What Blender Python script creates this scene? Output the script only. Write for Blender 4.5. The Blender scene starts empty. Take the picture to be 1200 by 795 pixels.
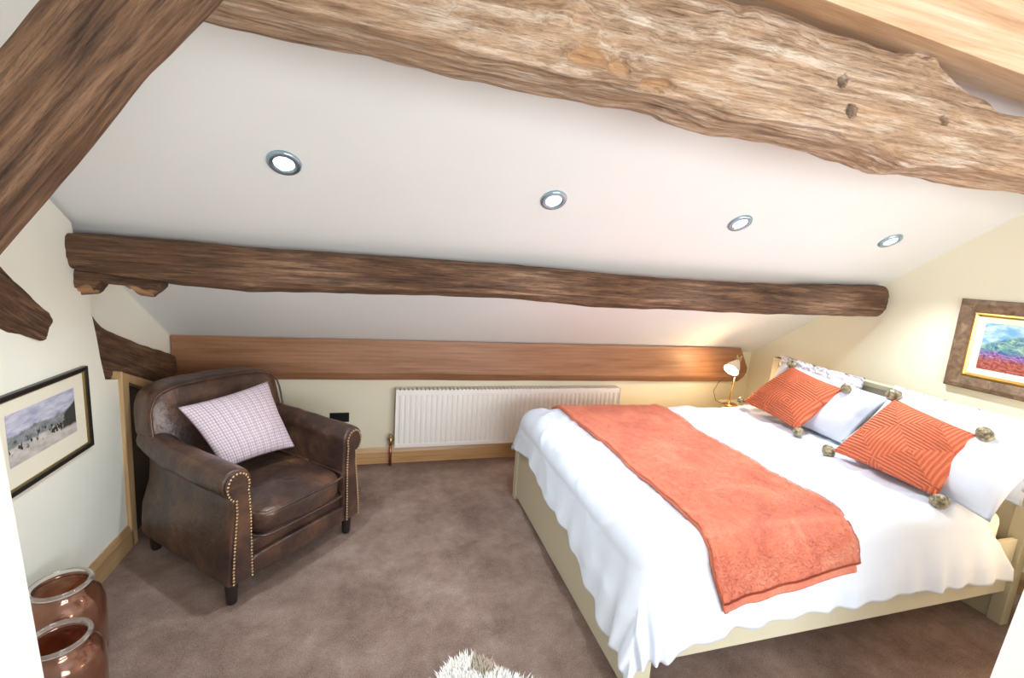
import bpy, bmesh, math, random
from mathutils import Vector, Matrix, noise
random.seed(7)
C = bpy.context.scene.collection
SC = bpy.context.scene
PI = math.pi

# ------------------------------------------------------------------ camera
cam_d = bpy.data.cameras.new('camera'); cam = bpy.data.objects.new('camera', cam_d); C.objects.link(cam)
cam_d.sensor_width = 36.0; cam_d.lens = 36.0*530.6/1200.0; cam_d.clip_start = 0.02
Rr = Vector((0.96011493, -0.27085599, 0.06940001)); Ru = Vector((-0.02193541, 0.17447661, 0.98441696)); Rf = Vector((0.27874391, 0.94667573, -0.16157626))
cam.matrix_world = Matrix(((Rr.x, Ru.x, -Rf.x, 0), (Rr.y, Ru.y, -Rf.y, 0), (Rr.z, Ru.z, -Rf.z, 1.75), (0, 0, 0, 1)))
SC.camera = cam

# ------------------------------------------------------------------ world, light, exposure
W = bpy.data.worlds.new('world'); SC.world = W; W.use_nodes = True
W.node_tree.nodes['Background'].inputs[0].default_value = (0.75, 0.87, 1.0, 1); W.node_tree.nodes['Background'].inputs[1].default_value = 1.0
SC.view_settings.view_transform = 'Standard'; SC.view_settings.look = 'None'; SC.view_settings.gamma = 1.0
SC.view_settings.use_curve_mapping = False; SC.view_settings.exposure = 0.18
SC.cycles.max_bounces = 10; SC.cycles.diffuse_bounces = 7
DAY = 135.0; SPOT = 60.0; BEDLAMP = 22.0

def light(name, kind, loc, energy, color, direction=None, **kw):
    d = bpy.data.lights.new(name, kind); d.energy = energy; d.color = color
    for k, v in kw.items(): setattr(d, k, v)
    o = bpy.data.objects.new(name, d); C.objects.link(o); o.location = loc
    if direction: o.rotation_euler = Vector(direction).to_track_quat('-Z', 'Y').to_euler()
    return o
# daylight through the window behind the camera
light('window_daylight', 'AREA', (1.45, -1.42, 1.42), DAY, (0.93, 0.97, 1.0), (0, 1, 0.0), shape='RECTANGLE', size=2.9, size_y=1.25)

# ------------------------------------------------------------------ materials
def mat(name, base=(0.8, 0.8, 0.8), rough=0.6, metal=0.0, **kw):
    m = bpy.data.materials.new(name); m.use_nodes = True
    b = m.node_tree.nodes['Principled BSDF']
    b.inputs['Base Color'].default_value = (*base, 1); b.inputs['Roughness'].default_value = rough; b.inputs['Metallic'].default_value = metal
    for k, v in kw.items(): b.inputs[k.replace('_', ' ')].default_value = v
    return m
def N(m, t, **kw):
    n = m.node_tree.nodes.new(t)
    for k, v in kw.items():
        if k.startswith('i_'): n.inputs[k[2:].replace('_', ' ')].default_value = v
        else: setattr(n, k, v)
    return n
def LK(m, a, b): m.node_tree.links.new(a, b)
def coords(m, scale=(1, 1, 1), kind='Object', rot=(0, 0, 0)):
    t = N(m, 'ShaderNodeTexCoord'); mp = N(m, 'ShaderNodeMapping'); mp.inputs['Scale'].default_value = scale; mp.inputs['Rotation'].default_value = rot
    LK(m, t.outputs[kind], mp.inputs[0]); return mp.outputs[0]
def ramp(m, fac, stops):
    r = N(m, 'ShaderNodeValToRGB'); e = r.color_ramp.elements
    while len(e) > 2: e.remove(e[-1])
    for i, (p, c) in enumerate(stops):
        if i < 2: e[i].position = p; e[i].color = (*c, 1)
        else: x = e.new(p); x.color = (*c, 1)
    LK(m, fac, r.inputs[0]); return r.outputs[0]
def noise_n(m, vec, scale, detail=4, rough=0.6, dist=0.0):
    n = N(m, 'ShaderNodeTexNoise'); n.inputs['Scale'].default_value = scale; n.inputs['Detail'].default_value = detail
    n.inputs['Roughness'].default_value = rough; n.inputs['Distortion'].default_value = dist
    LK(m, vec, n.inputs['Vector']); return n.outputs['Fac']
def bump(m, h, strength, dist=0.01, prev=None):
    b = N(m, 'ShaderNodeBump'); b.inputs['Strength'].default_value = strength; b.inputs['Distance'].default_value = dist
    LK(m, h, b.inputs['Height'])
    if prev is not None: LK(m, prev, b.inputs['Normal'])
    return b.outputs[0]
def bsdf(m): return m.node_tree.nodes['Principled BSDF']
def mixc(m, fac, a, b, mode='MIX'):
    n = N(m, 'ShaderNodeMix', data_type='RGBA', blend_type=mode)
    if isinstance(fac, (int, float)): n.inputs[0].default_value = fac
    else: LK(m, fac, n.inputs[0])
    for s, v in ((6, a), (7, b)):
        if isinstance(v, tuple): n.inputs[s].default_value = (*v, 1)
        else: LK(m, v, n.inputs[s])
    return n.outputs[2]
def math_n(m, op, a, b=0.0):
    n = N(m, 'ShaderNodeMath', operation=op)
    for i, v in enumerate((a, b)):
        if isinstance(v, (int, float)): n.inputs[i].default_value = v
        else: LK(m, v, n.inputs[i])
    return n.outputs[0]

def plaster(name, base):
    m = mat(name, base, 0.85); v = coords(m)
    c = ramp(m, noise_n(m, v, 1.7, 3), [(0.3, tuple(x*0.975 for x in base)), (0.7, base)])
    LK(m, c, bsdf(m).inputs['Base Color'])
    LK(m, bump(m, noise_n(m, v, 35, 5), 0.06, 0.01), bsdf(m).inputs['Normal']); return m
M_ceil = plaster('ceiling_paint', (0.80, 0.81, 0.805))
M_left = plaster('left_wall_paint', (0.88, 0.885, 0.80))
M_cream = plaster('cream_wall_paint', (0.87, 0.83, 0.66))
M_white = mat('white_gloss_paint', (0.9, 0.9, 0.89), 0.35)

def old_wood(name, dark, mid, lite, sx=1.0):
    m = mat(name, mid, 0.75); v = coords(m, (0.8*sx, 9, 9)); v2 = coords(m, (1.6, 3.5, 3.5)); v3 = coords(m, (2.0, 42, 42)); v4 = coords(m, (0.22, 6, 6))
    a = noise_n(m, v, 3.6, 9, 0.68, 0.3); f = noise_n(m, v3, 3.0, 6, 0.75, 0.15); b = noise_n(m, v2, 2.2, 6, 0.65, 0.3)
    c1 = ramp(m, a, [(0.33, dark), (0.50, mid), (0.64, lite)])
    c2 = ramp(m, f, [(0.36, tuple(x*0.42 for x in mid)), (0.52, (0.92, 0.88, 0.85)), (0.68, (1.15, 1.12, 1.1))])
    c = mixc(m, 0.75, c1, c2, 'MULTIPLY')
    c = mixc(m, ramp(m, b, [(0.42, (0, 0, 0)), (0.66, (0.75, 0.75, 0.75))]), c, mixc(m, 0.6, (mid[0]*1.2, mid[1]*1.0, mid[2]*0.8), c))
    at = N(m, 'ShaderNodeAttribute', attribute_name='fresh')
    fr = ramp(m, noise_n(m, v3, 2.0, 4), [(0.3, (0.40, 0.18, 0.07)), (0.7, (0.76, 0.46, 0.23))])
    c = mixc(m, math_n(m, 'MULTIPLY', at.outputs['Fac'], 0.85), c, fr)
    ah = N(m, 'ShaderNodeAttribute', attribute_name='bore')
    c = mixc(m, ah.outputs['Fac'], c, (0.03, 0.018, 0.012))  # shade inside the peg holes, painted into the wood colour
    LK(m, c, bsdf(m).inputs['Base Color'])
    n1 = bump(m, a, 0.75, 0.035); n2 = bump(m, f, 0.8, 0.009, n1)
    LK(m, n2, bsdf(m).inputs['Normal']); return m
M_old_top = old_wood('weathered_oak', (0.30, 0.175, 0.105), (0.63, 0.445, 0.30), (0.90, 0.78, 0.65))
M_old_dark = old_wood('dark_aged_oak', (0.05, 0.025, 0.014), (0.155, 0.080, 0.042), (0.30, 0.175, 0.10))
M_old_left = old_wood('brown_aged_oak', (0.075, 0.038, 0.02), (0.23, 0.125, 0.068), (0.40, 0.24, 0.14))
def sawn(name, a, b, c, rough=0.45, bs=0.15):
    m = mat(name, b, rough); v = coords(m, (0.5, 7, 7)); v3 = coords(m, (1.2, 60, 60))
    w = N(m, 'ShaderNodeTexWave', wave_type='BANDS', bands_direction='Z'); w.inputs['Scale'].default_value = 1.3; w.inputs['Distortion'].default_value = 7.0; w.inputs['Detail'].default_value = 3; w.inputs['Detail Scale'].default_value = 0.8
    LK(m, v, w.inputs['Vector'])
    n = noise_n(m, v, 2.0, 8, 0.66, 0.4)
    cc = ramp(m, n, [(0.32, a), (0.5, b), (0.7, c)])
    c2 = mixc(m, math_n(m, 'MULTIPLY', w.outputs['Fac'], 0.18), cc, a)
    f = noise_n(m, v3, 2, 4)
    c3 = mixc(m, 0.35, c2, ramp(m, f, [(0.35, (0.6, 0.5, 0.4)), (0.6, (1, 1, 1))]), 'MULTIPLY')
    LK(m, c3, bsdf(m).inputs['Base Color']); LK(m, bump(m, f, bs, 0.004), bsdf(m).inputs['Normal']); return m
M_sawn = sawn('sawn_pine', (0.25, 0.115, 0.055), (0.38, 0.19, 0.10), (0.46, 0.25, 0.145))
M_sawn_new = sawn('new_sawn_oak', (0.52, 0.30, 0.16), (0.70, 0.49, 0.32), (0.82, 0.66, 0.50))
M_skirt = sawn('oak_skirting', (0.50, 0.27, 0.11), (0.66, 0.41, 0.19), (0.72, 0.48, 0.25), 0.35)

M_carpet = mat('brown_carpet', (0.27, 0.19, 0.165), 0.95); v = coords(M_carpet)
cc = ramp(M_carpet, noise_n(M_carpet, v, 2.6, 8, 0.75, 0.1), [(0.34, (0.27, 0.175, 0.14)), (0.5, (0.42, 0.295, 0.245)), (0.66, (0.56, 0.42, 0.36))])
cc = mixc(M_carpet, 0.8, cc, ramp(M_carpet, noise_n(M_carpet, v, 170, 3, 0.8), [(0.35, (0.5, 0.48, 0.46)), (0.66, (1.25, 1.22, 1.2))]), 'MULTIPLY')
LK(M_carpet, cc, bsdf(M_carpet).inputs['Base Color']); LK(M_carpet, bump(M_carpet, noise_n(M_carpet, v, 190, 4, 0.8), 0.9, 0.02), bsdf(M_carpet).inputs['Normal'])

def cloth(name, base, rough=0.85, ws=60, strength=0.1, **kw):
    m = mat(name, base, rough, **kw); v = coords(m)
    LK(m, bump(m, noise_n(m, v, ws, 4), strength, 0.01), bsdf(m).inputs['Normal']); return m
M_duvet = cloth('white_cotton', (0.68, 0.74, 0.84), 0.8, 14, 0.12)
M_sheet = cloth('cream_sheet', (0.85, 0.83, 0.76), 0.8, 20, 0.1)
M_cream_paint = mat('cream_painted_wood', (0.60, 0.56, 0.42), 0.45)
M_head = mat('olive_cream_painted_wood', (0.50, 0.45, 0.31), 0.45)

M_throw = mat('coral_fleece', (0.84, 0.24, 0.12), 0.95, Sheen_Weight=0.35); v = coords(M_throw)
cc = ramp(M_throw, noise_n(M_throw, v, 4.5, 6, 0.7, 0.6), [(0.34, (0.74, 0.14, 0.055)), (0.52, (0.92, 0.22, 0.095)), (0.7, (0.97, 0.33, 0.18))])
LK(M_throw, cc, bsdf(M_throw).inputs['Base Color'])
n1 = bump(M_throw, noise_n(M_throw, v, 120, 4, 0.85), 1.0, 0.012); LK(M_throw, bump(M_throw, noise_n(M_throw, v, 22, 4), 0.35, 0.02, n1), bsdf(M_throw).inputs['Normal'])

def leather():
    m = mat('brown_leather', (0.1, 0.05, 0.03), 0.36); v = coords(m)
    a = noise_n(m, v, 3.0, 9, 0.72, 0.3)
    c = ramp(m, a, [(0.35, (0.032, 0.018, 0.015)), (0.50, (0.062, 0.034, 0.026)), (0.62, (0.14, 0.07, 0.04)), (0.76, (0.32, 0.185, 0.11))])
    LK(m, c, bsdf(m).inputs['Base Color'])
    vo = N(m, 'ShaderNodeTexVoronoi', feature='DISTANCE_TO_EDGE'); vo.inputs['Scale'].default_value = 130; LK(m, v, vo.inputs['Vector'])
    n1 = bump(m, vo.outputs['Distance'], 0.12, 0.003); LK(m, bump(m, noise_n(m, v, 9, 5), 0.35, 0.03, n1), bsdf(m).inputs['Normal'])
    LK(m, ramp(m, a, [(0.3, (0.36,)*3), (0.8, (0.24,)*3)]), bsdf(m).inputs['Roughness']); return m
M_leather = leather()
M_brass = mat('antique_brass', (0.60, 0.46, 0.26), 0.28, 1.0)
M_gold = mat('warm_brass', (0.78, 0.55, 0.25), 0.25, 1.0)
M_legs = mat('black_stained_wood', (0.02, 0.014, 0.012), 0.35)
M_copper = mat('copper_pipe', (0.50, 0.21, 0.13), 0.3, 1.0)
M_chrome = mat('brushed_chrome', (0.42, 0.58, 0.70), 0.28, 1.0)
M_rad = mat('radiator_enamel', (0.95, 0.94, 0.92), 0.3)
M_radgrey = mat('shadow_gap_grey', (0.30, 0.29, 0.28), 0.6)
M_black = mat('black_plastic', (0.012, 0.012, 0.013), 0.3)
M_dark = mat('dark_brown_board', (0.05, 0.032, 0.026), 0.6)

# ------------------------------------------------------------------ helpers
def link(name, me, m=None, parent=None, smooth=False):
    o = bpy.data.objects.new(name, me); C.objects.link(o)
    if m is not None:
        for q in (m if isinstance(m, list) else [m]): me.materials.append(q)
    if parent: o.parent = parent
    if smooth:
        for p in me.polygons: p.use_smooth = True
    return o
def obj(name, bm, m=None, parent=None, smooth=False, bevel=0.0, seg=2):
    bmesh.ops.recalc_face_normals(bm, faces=bm.faces)
    me = bpy.data.meshes.new(name); bm.to_mesh(me); bm.free()
    o = link(name, me, m, parent, smooth)
    if bevel:
        b = o.modifiers.new('bevel', 'BEVEL'); b.width = bevel; b.segments = seg; b.limit_method = 'ANGLE'; b.angle_limit = 0.6
        if smooth: b.harden_normals = False
    return o
def thing(name, label, cat, loc=(0, 0, 0), rotz=0, group=None):
    o = bpy.data.objects.new(name, None); C.objects.link(o); o.location = loc; o.rotation_euler = (0, 0, rotz); o.empty_display_size = 0.1
    return tag(o, label, cat, group)
def tag(o, label, cat, group=None):
    o['label'] = label; o['category'] = cat
    if group: o['group'] = group
    return o
def struct(name, bm, m, **kw):
    o = obj(name, bm, m, **kw); o['kind'] = 'structure'; return o
def box(bm, x0, x1, y0, y1, z0, z1, mi=0):
    vs = [bm.verts.new((x, y, z)) for x in (x0, x1) for y in (y0, y1) for z in (z0, z1)]
    for f in ((0, 1, 3, 2), (4, 6, 7, 5), (0, 4, 5, 1), (2, 3, 7, 6), (0, 2, 6, 4), (1, 5, 7, 3)):
        bm.faces.new([vs[i] for i in f]).material_index = mi
    return vs
def B(*a): bm = bmesh.new(); box(bm, *a); return bm
def prism(bm, pts, axis, a, b):      # closed outline pts (2D) extruded along axis 0/1/2 from a to b
    def p3(p, t):
        q = list(p); q.insert(axis, t); return q
    A = [bm.verts.new(p3(p, a)) for p in pts]; Bv = [bm.verts.new(p3(p, b)) for p in pts]; n = len(pts)
    bm.faces.new(A); bm.faces.new(Bv[::-1])
    for i in range(n): bm.faces.new((A[i], A[(i+1) % n], Bv[(i+1) % n], Bv[i]))
def tube(bm, pts, r, seg=12, cap=True):
    pts = [Vector(p) for p in pts]; rings = []
    rs = r if isinstance(r, (list, tuple)) else [r]*len(pts)
    for i, p in enumerate(pts):
        d = (pts[min(i+1, len(pts)-1)]-pts[max(i-1, 0)]).normalized(); u = d.orthogonal() if abs(d.z) > 0.95 else d.cross(Vector((0, 0, 1))); u.normalize(); w = d.cross(u)
        if i and u.dot(pu) < 0: u = -u; w = -w
        pu = u
        rings.append([bm.verts.new(p+rs[i]*(math.cos(2*PI*k/seg)*u+math.sin(2*PI*k/seg)*w)) for k in range(seg)])
    for a, b in zip(rings, rings[1:]):
        for k in range(seg): bm.faces.new((a[k], a[(k+1) % seg], b[(k+1) % seg], b[k]))
    if cap: bm.faces.new(rings[0][::-1]); bm.faces.new(rings[-1])
def lathe(bm, prof, c=(0, 0, 0), seg=40, M=None, closed=False):
    rings = []
    for r, z in prof:
        ring = []
        for k in range(seg):
            v = Vector((r*math.cos(2*PI*k/seg), r*math.sin(2*PI*k/seg), z))
            if M is not None: v = M @ v
            ring.append(bm.verts.new(v+Vector(c)))
        rings.append(ring)
    for a, b in zip(rings, rings[1:]):
        for k in range(seg): bm.faces.new((a[k], a[(k+1) % seg], b[(k+1) % seg], b[k]))
    if not closed:
        if prof[0][0] > 1e-4: bm.faces.new(rings[0][::-1])
        if prof[-1][0] > 1e-4: bm.faces.new(rings[-1])
    bmesh.ops.remove_doubles(bm, verts=bm.verts, dist=1e-5)
def lerp(tab, x):
    if x <= tab[0][0]: return tab[0][1]
    for (a, va), (b, vb) in zip(tab, tab[1:]):
        if x <= b:
            t = (x-a)/(b-a); return va+(vb-va)*t
    return tab[-1][1]
def nz(x, y, z): return noise.noise(Vector((x, y, z)))
def fract(x, y, z, o=4): return noise.fractal(Vector((x, y, z)), 1.0, 2.1, o)

def timber(name, L, top, bot, front, back, m, seed=0, amp=0.012, step=0.01, ring=96, exp=5.0, holes=(), lumps=(), ends=(0.03, 0.03), fresh=(), mw=None, grooves=1.0):
    """rough hewn timber along local +x; top/bot/front/back are tables of z and y limits; surface carved along the grain"""
    x0, x1 = L; n = int((x1-x0)/step); bm = bmesh.new(); lay = bm.verts.layers.float.new('fresh'); lb = bm.verts.layers.float.new('bore'); rings = []; 
    for i in range(n+1):
        x = x0+(x1-x0)*i/n
        zt, zb, yf, yb = lerp(top, x), lerp(bot, x), lerp(front, x), lerp(back, x)
        e = 1.0
        if x-x0 < ends[0]: e = 0.86+0.14*math.sqrt(max(0, x-x0)/ends[0])
        if x1-x < ends[1]: e = min(e, 0.86+0.14*math.sqrt(max(0, x1-x)/ends[1]))
        cy, cz, hy, hz = (yf+yb)/2, (zt+zb)/2, abs(yb-yf)/2*e, (zt-zb)/2*e
        r = []
        for k in range(ring):
            t = 2*PI*k/ring; c, s = math.cos(t), math.sin(t)
            q = (abs(c)**exp+abs(s)**exp)**(-1/exp); py, pz = c*q, s*q
            y, z = cy+hy*py, cz+hz*pz
            g = fract(x*0.8+seed, y*9, z*9, 4)*0.6+fract(x*2.6+seed, y*42, z*42, 3)*0.35
            wv_ = 0.25*nz(x*2.2, 0, seed)
            crack = 1-min(1, abs(nz(x*0.35+seed*3, y*8+wv_, z*8))*9)
            gate = max(0, min(1, 0.5+2.5*nz(x*1.3+seed, y*3, 7)))
            d = amp*(g*1.1-0.8*grooves*crack*crack*gate)+amp*0.45*nz(x*2.3+seed, y*1.5, z*1.5)+amp*0.35*nz(x*9+seed, y*8, z*8)
            xx = x
            fv = 0.0; bv = 0.0
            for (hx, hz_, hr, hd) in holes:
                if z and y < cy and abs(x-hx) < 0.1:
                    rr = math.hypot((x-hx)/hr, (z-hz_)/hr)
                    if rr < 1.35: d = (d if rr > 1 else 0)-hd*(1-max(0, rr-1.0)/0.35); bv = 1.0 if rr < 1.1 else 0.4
            for (hx, hz_, rx, am) in lumps:
                if y < cy: d += am*math.exp(-((x-hx)/rx)**2-((z-hz_)/(rx*0.45))**2)*(1+0.8*nz(x*18, 2, z*25))
            for (hx, hz_, rx, rz) in fresh:
                if y < cy:
                    rr = math.hypot((x-hx)/rx, (z-hz_)/rz)+0.7*nz(x*20, 3, z*28)
                    if rr < 1: fv = min(1, (1-rr)*4); d -= 0.012*fv
            v = bm.verts.new((xx+(0.012*nz(y*20, z*20, x+seed) if i in (0, n) else 0), y+d*py/max(abs(py), abs(pz)), z+d*pz/max(abs(py), abs(pz))))
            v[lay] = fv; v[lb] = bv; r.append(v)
        rings.append(r)
    for a, b in zip(rings, rings[1:]):
        for k in range(ring): bm.faces.new((a[k], a[(k+1) % ring], b[(k+1) % ring], b[k]))
    for r, fl in ((rings[0], 1), (rings[-1], 0)):
        c = bm.verts.new(sum((v.co for v in r), Vector())/ring+Vector((0.004 if fl else -0.004, 0, 0)))
        for k in range(ring): bm.faces.new((r[k], r[(k+1) % ring], c))
    o = obj(name, bm, m, smooth=True)
    if mw is not None: o.matrix_world = mw
    return o
def frame_mat(a, b, up=(0, 0, 1)):
    a, b = Vector(a), Vector(b); x = (b-a).normalized(); y = Vector(up).cross(x).normalized(); z = x.cross(y)
    return Matrix(((x.x, y.x, z.x, a.x), (x.y, y.y, z.y, a.y), (x.z, y.z, z.z, a.z), (0, 0, 0, 1)))

# ------------------------------------------------------------------ room shell
XL, XR, YB = -1.43, 3.75, 3.80
SL, Z0 = 0.663, 1.03
def cz(y): return Z0+SL*(3.783-y)
RY = 1.1; RZ = cz(RY)
struct('floor', B(XL-0.1, XR+0.1, -1.6, YB+0.1, -0.08, 0), M_carpet)
bm = bmesh.new(); prism(bm, [(YB+0.12, cz(YB+0.12)), (RY, RZ), (-1.5, 2.12), (-1.5, 2.24), (RY, RZ+0.13), (YB+0.12, cz(YB+0.12)+0.13)], 0, XL-0.1, XR+0.1); struct('ceiling', bm, M_ceil)
struct('wall_back', B(XL-0.1, XR+0.1, YB, YB+0.1, 0, 1.09), M_cream)
gable = [(-1.5, 0), (YB+0.1, 0), (YB+0.1, cz(YB+0.1)+0.02), (RY, RZ+0.02), (-1.5, 2.14)]
bm = bmesh.new(); prism(bm, gable, 0, XR, XR+0.1); struct('wall_right', bm, M_cream)
bm = bmesh.new(); prism(bm, gable, 0, XL-0.1, XL); struct('wall_left', bm, M_left)
# nearer left wall stands a little proud, with a ragged plaster edge where the old truss shows
XN = -1.36
edge = [(2.86, 0), (2.885, 0.55), (2.90, 0.98), (2.745, 1.02), (2.735, 1.06), (2.715, 1.15), (2.70, 1.25), (2.675, 1.37), (2.672, 1.455), (2.65, 1.50), (2.638, 1.57), (2.60, 1.66), (2.58, 1.80)]
bm = bmesh.new(); prism(bm, [(-1.4, 0)]+edge+[(RY, RZ-0.01), (-1.4, 2.1)], 0, XL-0.01, XN)
struct('wall_left_near', bm, M_left)
# wall behind the camera with its wide window opening
bm = bmesh.new()
for a in ((XL, 0.1, -1.4, -1.3, 0, 2.2), (2.8, XR, -1.4, -1.3, 0, 2.2), (0.1, 2.8, -1.4, -1.3, 0, 0.85), (0.1, 2.8, -1.4, -1.3, 2.0, 2.2)): box(bm, *a)
struct('wall_front', bm, M_left)
bm = bmesh.new()
for x in (0.1, 0.98, 1.87, 2.74): box(bm, x, x+0.06, -1.38, -1.33, 0.85, 2.0)
for z in (0.85, 1.94): box(bm, 0.1, 2.8, -1.38, -1.33, z, z+0.06)
struct('window_1', bm, M_white)
# white timber partition: the photographer stands in its opening
bm = bmesh.new(); prism(bm, [(XN, 0), (-0.590, 0), (-0.668, 1.72), (XN, 1.72)], 1, 0.92, 0.99); struct('wall_partition_left', bm, M_white)
bm = bmesh.new(); prism(bm, [(1.898, 0), (XR, 0), (XR, 1.0), (2.05, 1.0)], 1, 0.73, 0.80); struct('wall_partition_right', bm, M_white)

def skirting(name, pts2, z=0.138):
    pass
bm = bmesh.new(); prof = [(0, 0), (-0.020, 0), (-0.020, 0.10), (-0.013, 0.118), (-0.010, 0.128), (-0.006, 0.138), (0, 0.138)]
prism(bm, [(YB+a, b) for a, b in prof], 0, -1.42, XR); struct('baseboard_back', bm, M_skirt)
bm = bmesh.new(); prism(bm, [(XN-a, b) for a, b in prof], 1, 1.08, 2.86); ob = struct('baseboard_left', bm, None)
# grain should run along y here
M_skirt_y = sawn('oak_skirting_side', (0.36, 0.21, 0.10), (0.50, 0.33, 0.17), (0.56, 0.38, 0.20), 0.35)
for n in M_skirt_y.node_tree.nodes:
    if n.type == 'MAPPING': s = n.inputs['Scale'].default_value; n.inputs['Scale'].default_value = (s[1], s[0], s[2])
ob.data.materials.clear(); ob.data.materials.append(M_skirt_y)
bm = bmesh.new(); prism(bm, [(XR+a, b) for a, b in prof], 1, 0.86, YB-0.02); ob = struct('baseboard_right', bm, M_skirt_y)

# low eaves hatch behind the armchair: oak casing with a sloping head, dark board inside
M_case = sawn('oak_casing', (0.44, 0.26, 0.12), (0.58, 0.39, 0.20), (0.66, 0.47, 0.27), 0.4)
for n in M_case.node_tree.nodes:
    if n.type == 'MAPPING': s = n.inputs['Scale'].default_value; n.inputs['Scale'].default_value = (s[1], s[1], s[0])
hatch = thing('eaves_hatch', 'low oak-cased eaves hatch with sloping head behind the leather armchair', 'hatch', (-1.40, 3.2, 0))
def hobj(name, bm, m): 
    o = obj(name, bm, m, hatch, bevel=0.004); o.matrix_parent_inverse = Matrix.Translation((1.40, -3.2, 0)); return o
bm = bmesh.new(); prism(bm, [(2.845, 0), (2.905, 0), (2.925, 1.0), (2.86, 1.035)], 0, -1.42, -1.34); hobj('door_jamb', bm, M_case)
bm = bmesh.new(); prism(bm, [(2.865, 1.035), (2.93, 0.96), (3.52, 0.68), (3.52, 0.755)], 0, -1.42, -1.355); hobj('door_head', bm, M_case)
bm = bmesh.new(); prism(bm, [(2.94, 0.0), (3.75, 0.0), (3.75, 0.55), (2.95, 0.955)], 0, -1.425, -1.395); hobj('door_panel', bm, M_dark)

# ------------------------------------------------------------------ timbers
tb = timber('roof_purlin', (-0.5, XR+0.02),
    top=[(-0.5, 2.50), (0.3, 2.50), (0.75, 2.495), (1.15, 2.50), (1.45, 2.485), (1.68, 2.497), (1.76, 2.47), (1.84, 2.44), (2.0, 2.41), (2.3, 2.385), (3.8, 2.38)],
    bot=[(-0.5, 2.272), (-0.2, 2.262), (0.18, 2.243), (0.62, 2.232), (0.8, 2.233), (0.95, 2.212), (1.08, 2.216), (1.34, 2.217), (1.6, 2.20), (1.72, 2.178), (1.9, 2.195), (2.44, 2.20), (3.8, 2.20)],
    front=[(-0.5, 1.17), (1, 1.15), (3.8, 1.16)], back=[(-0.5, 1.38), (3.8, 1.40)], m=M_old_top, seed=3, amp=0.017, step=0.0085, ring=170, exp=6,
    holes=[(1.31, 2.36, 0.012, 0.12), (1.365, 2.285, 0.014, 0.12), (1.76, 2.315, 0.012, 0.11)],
    lumps=[(0.42, 2.35, 0.20, 0.020), (0.60, 2.30, 0.07, -0.022), (0.50, 2.29, 0.05, 0.016), (0.72, 2.36, 0.06, -0.018), (0.67, 2.30, 0.05, 0.014), (1.62, 2.47, 0.09, 0.02), (0.95, 2.42, 0.2, 0.012)],
    fresh=[(0.475, 2.283, 0.062, 0.028), (0.585, 2.27, 0.035, 0.020), (0.70, 2.25, 0.055, 0.014)])
tag(tb, 'massive weathered oak purlin with peg holes, crossing the top of the room', 'beam')
tb = timber('truss_timber', (-0.72, 0.62),
    top=[(-0.8, 0.005), (0, 0.0), (0.17, 0.0), (0.6, 0.004)], bot=[(-0.8, -0.150), (-0.2, -0.148), (0.1, -0.143), (0.28, -0.150), (0.7, -0.15)],
    front=[(-0.8, -0.05), (0.7, -0.05)], back=[(-0.8, 0.05), (0.7, 0.05)], m=M_old_left, seed=11, amp=0.0075, step=0.005, ring=140, exp=7,
    mw=frame_mat((-0.60, 1.05, 2.062), (-0.30, 1.05, 2.062+0.40)))
TRUSS = tb
tag(tb, 'wide dark oak truss timber slanting down at the top left corner', 'beam')
tb = timber('roof_purlin', (-1.43, 3.69),
    top=[(-1.45, 1.762), (-1.0, 1.758), (-0.5, 1.745), (0.15, 1.748), (0.73, 1.75), (1.3, 1.738), (1.8, 1.73), (2.4, 1.731), (3.7, 1.79)],
    bot=[(-1.43, 1.60), (-1.3, 1.578), (-1.0, 1.545), (-0.65, 1.518), (-0.4, 1.53), (0.15, 1.545), (0.74, 1.548), (1.0, 1.538), (1.3, 1.522), (1.9, 1.528), (2.6, 1.53), (3.7, 1.55)],
    front=[(-1.45, 2.52), (3.7, 2.52)], back=[(-1.45, 2.70), (3.7, 2.70)], m=M_old_dark, seed=21, amp=0.0095, step=0.009, ring=110, exp=3.4, ends=(0.08, 0.05))
tag(tb, 'rough dark brown oak purlin running along the middle of the sloping ceiling', 'beam')
# sawn beams
def sawn_beam(name, x0, x1, pts0, pts1, m, amp=0.002, seed=0, step=0.03, endcut=None):
    bm = bmesh.new(); n = int((x1-x0)/step); rings = []
    sub0, sub1 = [], []
    for P, S in ((pts0, sub0), (pts1, sub1)):
        for i in range(len(P)):
            a, b = Vector((0, *P[i])), Vector((0, *P[(i+1) % len(P)]))
            for k in range(6): S.append(a.lerp(b, k/6))
    for i in range(n+1):
        t = i/n; r = []
        for a, b in zip(sub0, sub1):
            p = a.lerp(b, t); x = x0+(x1-x0)*t
            if endcut and i == n: x += endcut(p)
            w = amp*nz(x*2.5+seed, p.y*8, p.z*8)
            r.append(bm.verts.new((x, p.y+w, p.z+w)))
        rings.append(r)
    k = len(rings[0])
    for a, b in zip(rings, rings[1:]):
        for j in range(k): bm.faces.new((a[j], a[(j+1) % k], b[(j+1) % k], b[j]))
    bm.faces.new(rings[0][::-1]); bm.faces.new(rings[-1]); return obj(name, bm, m, bevel=0.003)
o = sawn_beam('ridge_beam', -0.6, XR+0.02, [(1.07, 2.585), (1.07, 2.795), (1.24, 2.795), (1.24, 2.62)], [(1.07, 2.37), (1.07, 2.595), (1.24, 2.595), (1.24, 2.40)], M_sawn_new, 0.003)
tag(o, 'pale new sawn oak ridge beam lying above the weathered purlin, top right', 'beam')
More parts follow.
